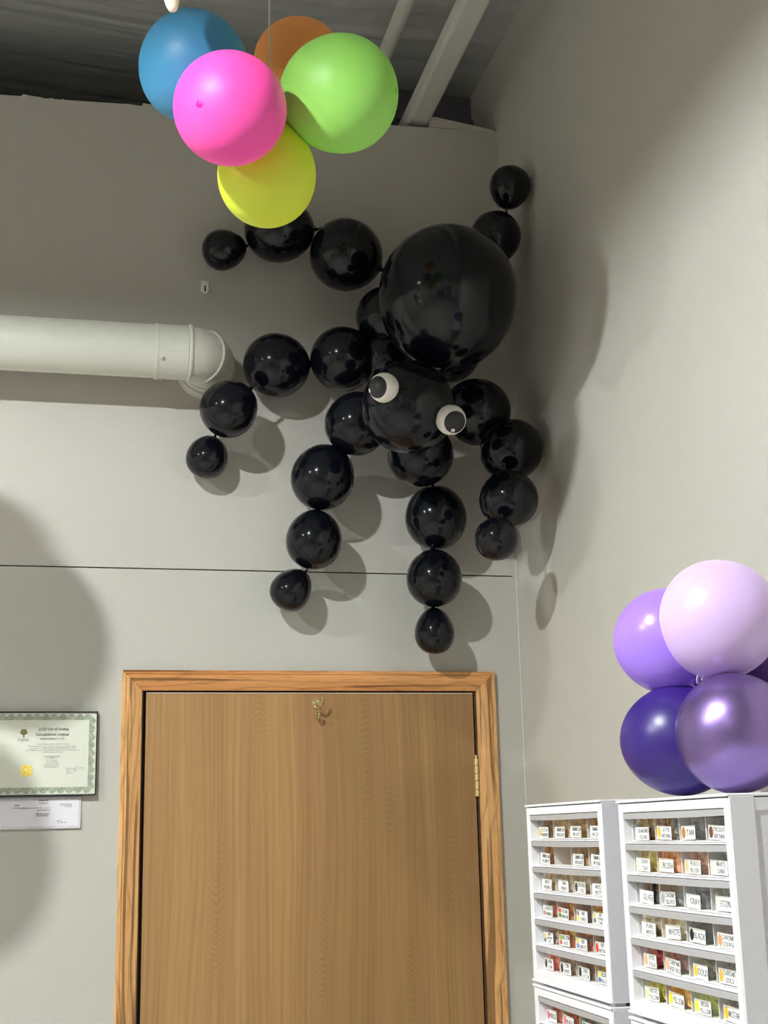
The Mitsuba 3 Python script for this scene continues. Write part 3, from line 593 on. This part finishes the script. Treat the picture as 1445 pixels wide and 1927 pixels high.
WHITE, BLACK = np.array(srgb(246, 246, 242)), np.array(srgb(58, 56, 58))
def sticker(lines_, icon, tilt, wd=0.053, ht=0.0205):
    """White card with an optional balloon picture and one to three lines: vertex-coloured flat print on a thin card."""
    ms, cs = [], []
    def put(m, c): ms.append(m); cs.append(np.repeat(np.array(c)[None], len(m.vertices), 0))
    put(b3(-wd / 2, wd / 2, -ht / 2, ht / 2, 0, .0004), WHITE)
    if icon is not None:
        for j, c in enumerate(icon):
            n = len(icon); hgt = .0084 if n == 1 else .0043
            e = affinity.scale(Point(0, 0).buffer(1, quad_segs=6), 0.0062, hgt)
            m = extrude(e, .0003); m.apply_translation((-wd / 2 + .0082, (0 if n == 1 else (.0042 - .0084 * j)), .0004)); put(m, srgb(*c))
    n = len(lines_); h = {1: .0088, 2: .0064, 3: .0045}[n]
    x0, x1 = (-wd / 2 + (.0152 if icon is not None else .011)), wd / 2 - .0010
    for j, s in enumerate(lines_):
        t = text(s, h, False, x1 - x0, .0003); t.apply_translation(((x0 + x1) / 2, ((n - 1) / 2 - j) * h * 1.45, .0004)); put(t, BLACK)
    m = cat(ms); m.apply_transform(trimesh.transformations.rotation_matrix(tilt, (0, 0, 1)))
    return m, np.vstack(cs)

def pile(cols, seed, n=36, hmax=0.0405):
    """Flat uninflated balloons heaped in one compartment: one mesh, coloured piece by piece. u 0..cw, w from the front backwards."""
    r = np.random.default_rng(seed); ms, cs = [], []
    base = trimesh.creation.icosphere(2, 1.0)
    for i in range(n):
        m = base.copy(); v = m.vertices
        z = v[:, 0]; v = v * np.stack([np.ones(len(v)), 0.55 + 0.35 * z, 0.30 + .1 * z], 1)
        v[:, 2] += 0.35 * v[:, 0] ** 2 + 0.12 * np.sin(v[:, 1] * 7 + i)
        s = r.uniform(.0135, .0185); M = trimesh.transformations.random_rotation_matrix(r.random(3)); v = v @ M[:3, :3].T * s
        layer = i / n; c = np.array([r.uniform(.015, cw - .015), .0070 + layer * (hmax - .010) + r.uniform(-.002, .002), -r.uniform(.009, .030)])
        v = v + c; v[:, 0] = np.clip(v[:, 0], .0022, cw - .0022); v[:, 1] = np.clip(v[:, 1], .0004, hmax); v[:, 2] = np.minimum(v[:, 2], -.0035)
        ms.append(trimesh.Trimesh(v, m.faces, process=False)); c = np.array(srgb(*cols[r.integers(len(cols))])) * r.uniform(.85, 1.1); cs.append(np.repeat(c[None], len(v), 0))
    return cat(ms), np.clip(np.vstack(cs), 0, .95)

def unit(y0, z0, key, rows, label, where, group=None, lip_only=False):
    M = basis((0, -1, 0), (0, 0, 1), (-1, 0, 0), (XF, y0, z0)); tw = T(M)
    add(key + '__body', PLY['body'], None, to_world=tw); add(key + '__rail', PLY['rail'], None, to_world=tw); add(key + '__lid', PLY['lid'], None, to_world=tw); add(key + '__base', PLY['base'], None, to_world=tw)
    for q in PLY['panel']: add(key + '__side_panel', q, None, to_world=tw)
    for q in PLY['rib']: add(key + '__side_rib', q, None, to_world=tw)
    tag(key, label, 'drawer unit', group)
    for i in range(NROW):  # from the top
        vb = Z0 + (NROW - 1 - i) * PITCH; Md = M @ basis((1, 0, 0), (0, 1, 0), (0, 0, 1), (0, vb, 0)); td = T(Md)
        dk = key + '__drawer' + (f'_{i:03d}' if i else '')
        add(dk, PLY['tray'], None, to_world=td); add(dk + '__lip', PLY['lip'], None, to_world=td); add(dk + '__pane', PLY['pane'], None, to_world=td)
        for d in PLY['div']: add(dk + '__divider', d, None, to_world=td)
        if i >= len(rows): continue
        for j, cell in enumerate(rows[i]):
            if cell is None: continue
            txt, icon, cols, cname = cell; sd = (abs(hash_(key)) + i * 7 + j) % 99991; rr_ = np.random.default_rng(sd)
            u0 = IN0 + .002 + cw * j
            if txt:
                wd = .053 if max(len(s) for s in txt) > 4 else .047
                m, c = sticker(txt, icon, rr_.uniform(-.05, .03), wd)
                m.apply_translation((u0 + .009 + wd / 2 + rr_.uniform(0, .010), (.0134 + rr_.uniform(0, .0015)), RC + .0016))
                add(dk + '__label_card', m, 'mat_sticker', to_world=td, color=c, label='white card reading ' + ' '.join(txt).lower())
            if cols:
                m, c = pile(cols, sd); m.apply_translation((u0, .0034, RC - .001))
                pk = add('balloon_pile', m, 'mat_vertex', True, to_world=td, color=c)
                beside = (f'behind the card reading {" ".join(txt).lower()}' if txt else 'behind the bare front') 
                tag(pk, f'{cname} uninflated balloons {beside} in the {where}', 'balloons', kind='stuff')
def hash_(s): return sum((i + 1) * ord(c) for i, c in enumerate(s))

CLR = [(196, 176, 140), (178, 156, 120), (206, 190, 160)]
near_rows = [
    [(('DIAMOND', 'CLEAR'), None, CLR, 'clear'), (('LATTE', 'BROWN'), [(222, 176, 50)], [(150, 132, 118), (134, 116, 104), (166, 150, 136)], 'taupe'), (('TAN',), [(176, 116, 56)], [(112, 110, 110), (96, 96, 98)], 'dark grey'), (('CHOCOLATE', 'BROWN'), [(104, 62, 42)], [(72, 68, 68), (60, 56, 56)], 'blackish brown')],
    [(('IVORY', 'SILK'), [(240, 236, 180)], [(236, 224, 150), (226, 210, 130), (244, 236, 180)], 'ivory'), (('BLUSH',), [(238, 226, 170)], [(246, 178, 128), (238, 160, 110)], 'peach'), (('PEACH', 'BLUSH'), [(224, 186, 130)], [(214, 150, 110), (200, 136, 98), (226, 170, 130)], 'tan peach'), (('WHITE', 'SAND'), [(240, 230, 178)], [(150, 148, 140), (170, 168, 158)], 'sand grey')],
    [(('SILVER',), [(212, 212, 212)], [(112, 114, 120), (96, 98, 104)], 'silver'), (('CHROME', 'SILVER'), [(150, 152, 156)], [(120, 122, 128), (100, 102, 110), (150, 152, 158)], 'chrome silver'), (('GRAY',), [(206, 206, 206)], [(118, 120, 128), (104, 106, 114)], 'grey'), (('STONE',), [(222, 224, 196)], [(160, 160, 146), (146, 146, 130)], 'stone grey')],
    [(('PEARL', 'WHITE'), None, [(226, 218, 190), (236, 230, 208), (210, 200, 170)], 'pearl white'), (('WHITE',), None, [(238, 230, 196), (226, 216, 180)], 'white'), (('BLACK',), [(20, 20, 20)], [(40, 42, 50), (30, 32, 40)], 'black'), (('CHROME', 'COPPER'), [(228, 146, 92)], [(120, 96, 88), (140, 112, 100)], 'copper')],
    [(('ROSE', 'GOLD'), [(238, 170, 120)], [(200, 96, 96), (176, 80, 84), (216, 120, 116)], 'rose'), (('CHROME', 'ROSE GOLD'), [(236, 168, 132)], [(160, 104, 108), (140, 88, 94)], 'dusky rose'), (('GOLD',), [(236, 190, 64)], [(140, 128, 96), (120, 108, 80), (160, 148, 112)], 'old gold'), (('CHROME', 'GOLD'), [(226, 176, 70)], [(132, 122, 108), (116, 106, 94)], 'brownish gold')],
    [(('PASTEL', 'YELLOW'), [(240, 240, 150)], [(226, 220, 110), (236, 232, 140)], 'pastel yellow'), (('YELLOW',), [(244, 220, 30)], [(246, 186, 30), (236, 172, 20), (250, 200, 60)], 'yellow'), (('NEON', 'YELLOW'), [(240, 244, 40)], [(200, 214, 60), (186, 196, 70)], 'neon yellow'), (('MUSTARD',), [(238, 176, 40)], [(140, 126, 112), (124, 108, 96)], 'mustard')]]
DC = 'DIAMOND CLEAR'
BEIGE, SKIN, GREYW = [(190, 166, 122), (206, 184, 146)], [(196, 164, 122), (180, 148, 110)], [(214, 206, 176), (196, 186, 156), (226, 220, 198)]
far_rows = [
    [(('FESTIVE', 'PUMPKINS'), [(240, 180, 70)], [(92, 76, 74), (110, 92, 90)], 'dark brown'), ((DC, 'W/ GOLD DOTS'), None, BEIGE, 'pale tan'), ((DC, 'W/ DOTS'), None, [(200, 174, 130), (186, 158, 112)], 'light brown'), ((DC, 'W/ STARS'), None, [(190, 168, 112), (174, 150, 96)], 'olive tan')],
    [((DC, 'W/ CONFETTI'), None, [(190, 140, 86), (172, 124, 76)], 'ochre'), None, ((DC, 'W/ POLKA DOTS'), None, [(172, 148, 120), (160, 134, 104)], 'fawn'), ((DC, 'W/ PRINTS'), None, [(176, 140, 120), (160, 124, 108)], 'rosy brown')],
    [(('WHITE', 'BASEBALLS'), None, GREYW, 'off-white'), (('PAW', 'PRINTS'), None, GREYW, 'cream'), (('CHECKERED', 'FLAG'), [(60, 60, 60)], GREYW, 'cream and grey'), (('MUSIC', 'NOTES'), None, [(178, 170, 150), (196, 190, 172)], 'grey beige')],
    [(('ASSORTED', 'ANIMALS'), [(200, 200, 200), (190, 120, 110)], [(70, 110, 100), (210, 60, 50), (230, 210, 190), (120, 40, 60)], 'red and green'), (('ROUND', 'CHARACTERS'), [(220, 60, 40), (70, 130, 50)], [(170, 50, 80), (200, 150, 60), (150, 40, 70)], 'crimson'), (('HBD', 'CAKES'), [(150, 130, 140), (220, 224, 70)], [(80, 90, 120), (150, 70, 80), (110, 110, 120)], 'slate and red'), (('HBD', 'STRIPED', 'STARS'), [(200, 200, 120), (120, 120, 110)], [(236, 196, 40), (226, 180, 30), (200, 110, 90)], 'bright yellow')],
    [(('HAPPY', 'BIRTHDAY', 'DOTS'), [(220, 180, 90), (110, 110, 110)], [(70, 130, 90), (80, 110, 130), (210, 170, 160)], 'green and blue'), (('BALLOON', 'DOGS'), [(140, 180, 70), (170, 90, 80)], [(226, 180, 40), (236, 190, 60), (190, 90, 80)], 'amber'), (('HBD', 'CONFETTI'), [(220, 200, 80), (110, 130, 190)], [(190, 90, 80), (150, 80, 80), (90, 80, 100)], 'brick red'), (('HBD', 'PARTY HATS'), [(220, 60, 40)], [(60, 62, 78), (74, 74, 88), (190, 70, 50)], 'charcoal')],
    [(('PINK', 'COW'), [(50, 46, 50)], [(248, 140, 140), (240, 120, 124), (250, 160, 156)], 'salmon pink'), (('COW', 'PRINT'), [(40, 40, 40)], [(150, 146, 136), (128, 124, 116), (176, 170, 160)], 'greyish'), (('GRAD', 'LETTER'), [(40, 40, 40)], [(104, 106, 112), (92, 94, 100)], 'slate grey'), (('ASSORTED', 'BALLOON'), [(240, 226, 90), (90, 110, 180)], [(220, 180, 50), (210, 70, 60), (90, 140, 110)], 'yellow and red')]]
under_rows = [[(('PRINCESS',), [(232, 90, 120)], [(206, 110, 110), (190, 90, 90)], 'rosy pink'), (('HEARTS',), [(236, 110, 130)], [(180, 60, 70), (160, 60, 70)], 'dark red'), (('OCEAN',), [(60, 160, 150)], [(50, 140, 130), (80, 90, 110)], 'teal'), (('MIXED', 'DOTS'), None, [(110, 112, 116), (96, 98, 102)], 'dull grey')]]
YA, YB = -1.0575, -1.5310
unit(YA, 1.3660, 'drawer_unit', far_rows, 'white six-drawer unit nearer the door, topmost of its tower, with patterned balloons', 'tower nearer the door')
unit(YB, 1.3620, 'drawer_unit_001', near_rows, 'white six-drawer unit below the purple balloons, topmost of the nearer tower', 'tower under the purple balloons')
unit(YA, 1.3660 - .0055 - UH, 'drawer_unit_002', under_rows, 'second white drawer unit from the top in the tower nearer the door', 'second unit of the tower nearer the door')
unit(YB, 1.3620 - .0055 - UH, 'drawer_unit_003', [], 'second white drawer unit from the top in the nearer tower, with a black badge', 'second unit of the nearer tower')
FEET = [mikit.ply(b3(u, u + .02, -.0055, 0.0005, w, w + .02), 'mat_white_plastic') for u in (.01, UW - .03) for w in (-.03, -UD + .01)]  # the four small feet each unit stands on
for key, y0, z0 in (('drawer_unit', YA, 1.3660), ('drawer_unit_001', YB, 1.3620), ('drawer_unit_002', YA, 1.3660 - .0055 - UH), ('drawer_unit_003', YB, 1.3620 - .0055 - UH)):
    for ft in FEET: add(key + '__foot', ft, None, to_world=T(basis((0, -1, 0), (0, 0, 1), (-1, 0, 0), (XF, y0, z0))))
Mb = basis((0, -1, 0), (0, 0, 1), (-1, 0, 0), (XF, YB, 1.3620 - .0055 - UH))
m = b3(.158, .197, UH - .0245, UH - .0085, 0, .0012, .0005); add('drawer_unit_003__badge', m, 'mat_frame_black', to_world=T(Mb), label='black badge')
add('drawer_unit_003__badge__print', b3(.162, .193, UH - .0180, UH - .0155, .0011, .0014), 'mat_ink_soft', to_world=T(Mb))
# the low cabinet that carries both towers (below the picture)
zb = 1.3620 - .0110 - UH
CAB = 'base_cabinet'
add(CAB + '__carcass', box(0.715, XR - .002, -1.96, -1.03, 0.06, zb - .022), 'mat_white_plastic'); add(CAB + '__plinth', box(0.75, XR - .002, -1.95, -1.04, 0, .06), 'mat_frame_black')
add(CAB + '__worktop', bevel_box(0.685, XR - .002, -1.975, -1.015, zb - .022, zb - .0005, .003), 'mat_white_plastic')
add(CAB + '__shim', box(0.72, XR - .01, -1.465, -1.05, zb - .001, zb + .0035), 'mat_white_plastic')
for k in range(2): add(CAB + '__door', bevel_box(0.699, 0.714, -1.955 + .463 * k, -1.955 + .463 * k + .457, 0.07, zb - .03, .002), 'mat_white_plastic')
tag(CAB, 'white base cabinet carrying the two drawer towers, below the picture', 'cabinet')

# ------------------------------------------------------------------ pendant lamps
shade = lathe([(0.0, .055), (0.05, .054), (0.06, .046), (0.196, .006), (0.200, -.0315), (0.198, -.0315), (0.194, .0025), (0.058, .042), (0.0, .050)], 48)
bulb = trimesh.creation.icosphere(3, 1.0); bulb.apply_scale((.040, .040, .016))
for i, (pos, share) in enumerate(LAMPS):
    k = 'pendant_lamp' + (f'_{i:03d}' if i else '')
    add(k + '__shade', shade.copy().apply_translation(pos), 'mat_lamp_shade', smooth=30)
    add(k + '__bulb', bulb.copy().apply_translation(pos), 'mat_white_plastic', smooth=True, emitter={'type': 'area', 'radiance': rgb([c * LAMP_RADIANCE * share for c in LAMP_TINT])})
    add(k + '__cord', tube([(pos[0], pos[1], pos[2] + .0505), (pos[0], pos[1], 3.7), (pos[0], pos[1], CEIL - .004)], .004, 8), 'mat_frame_black', smooth=True)
    add(k + '__stem', lathe([(0, .013), (.012, .010), (.016, .020), (.016, .049), (0, .049)], 20).apply_translation(pos), 'mat_frame_black', smooth=30)
    tag(k, 'dark flat-shaded pendant lamp hanging ' + ('nearest the balloons, above the picture', 'left of the picture over the wall papers', 'far behind the viewer at left, added as fill light')[i], 'lamp', 'pendant lamps outside the picture')
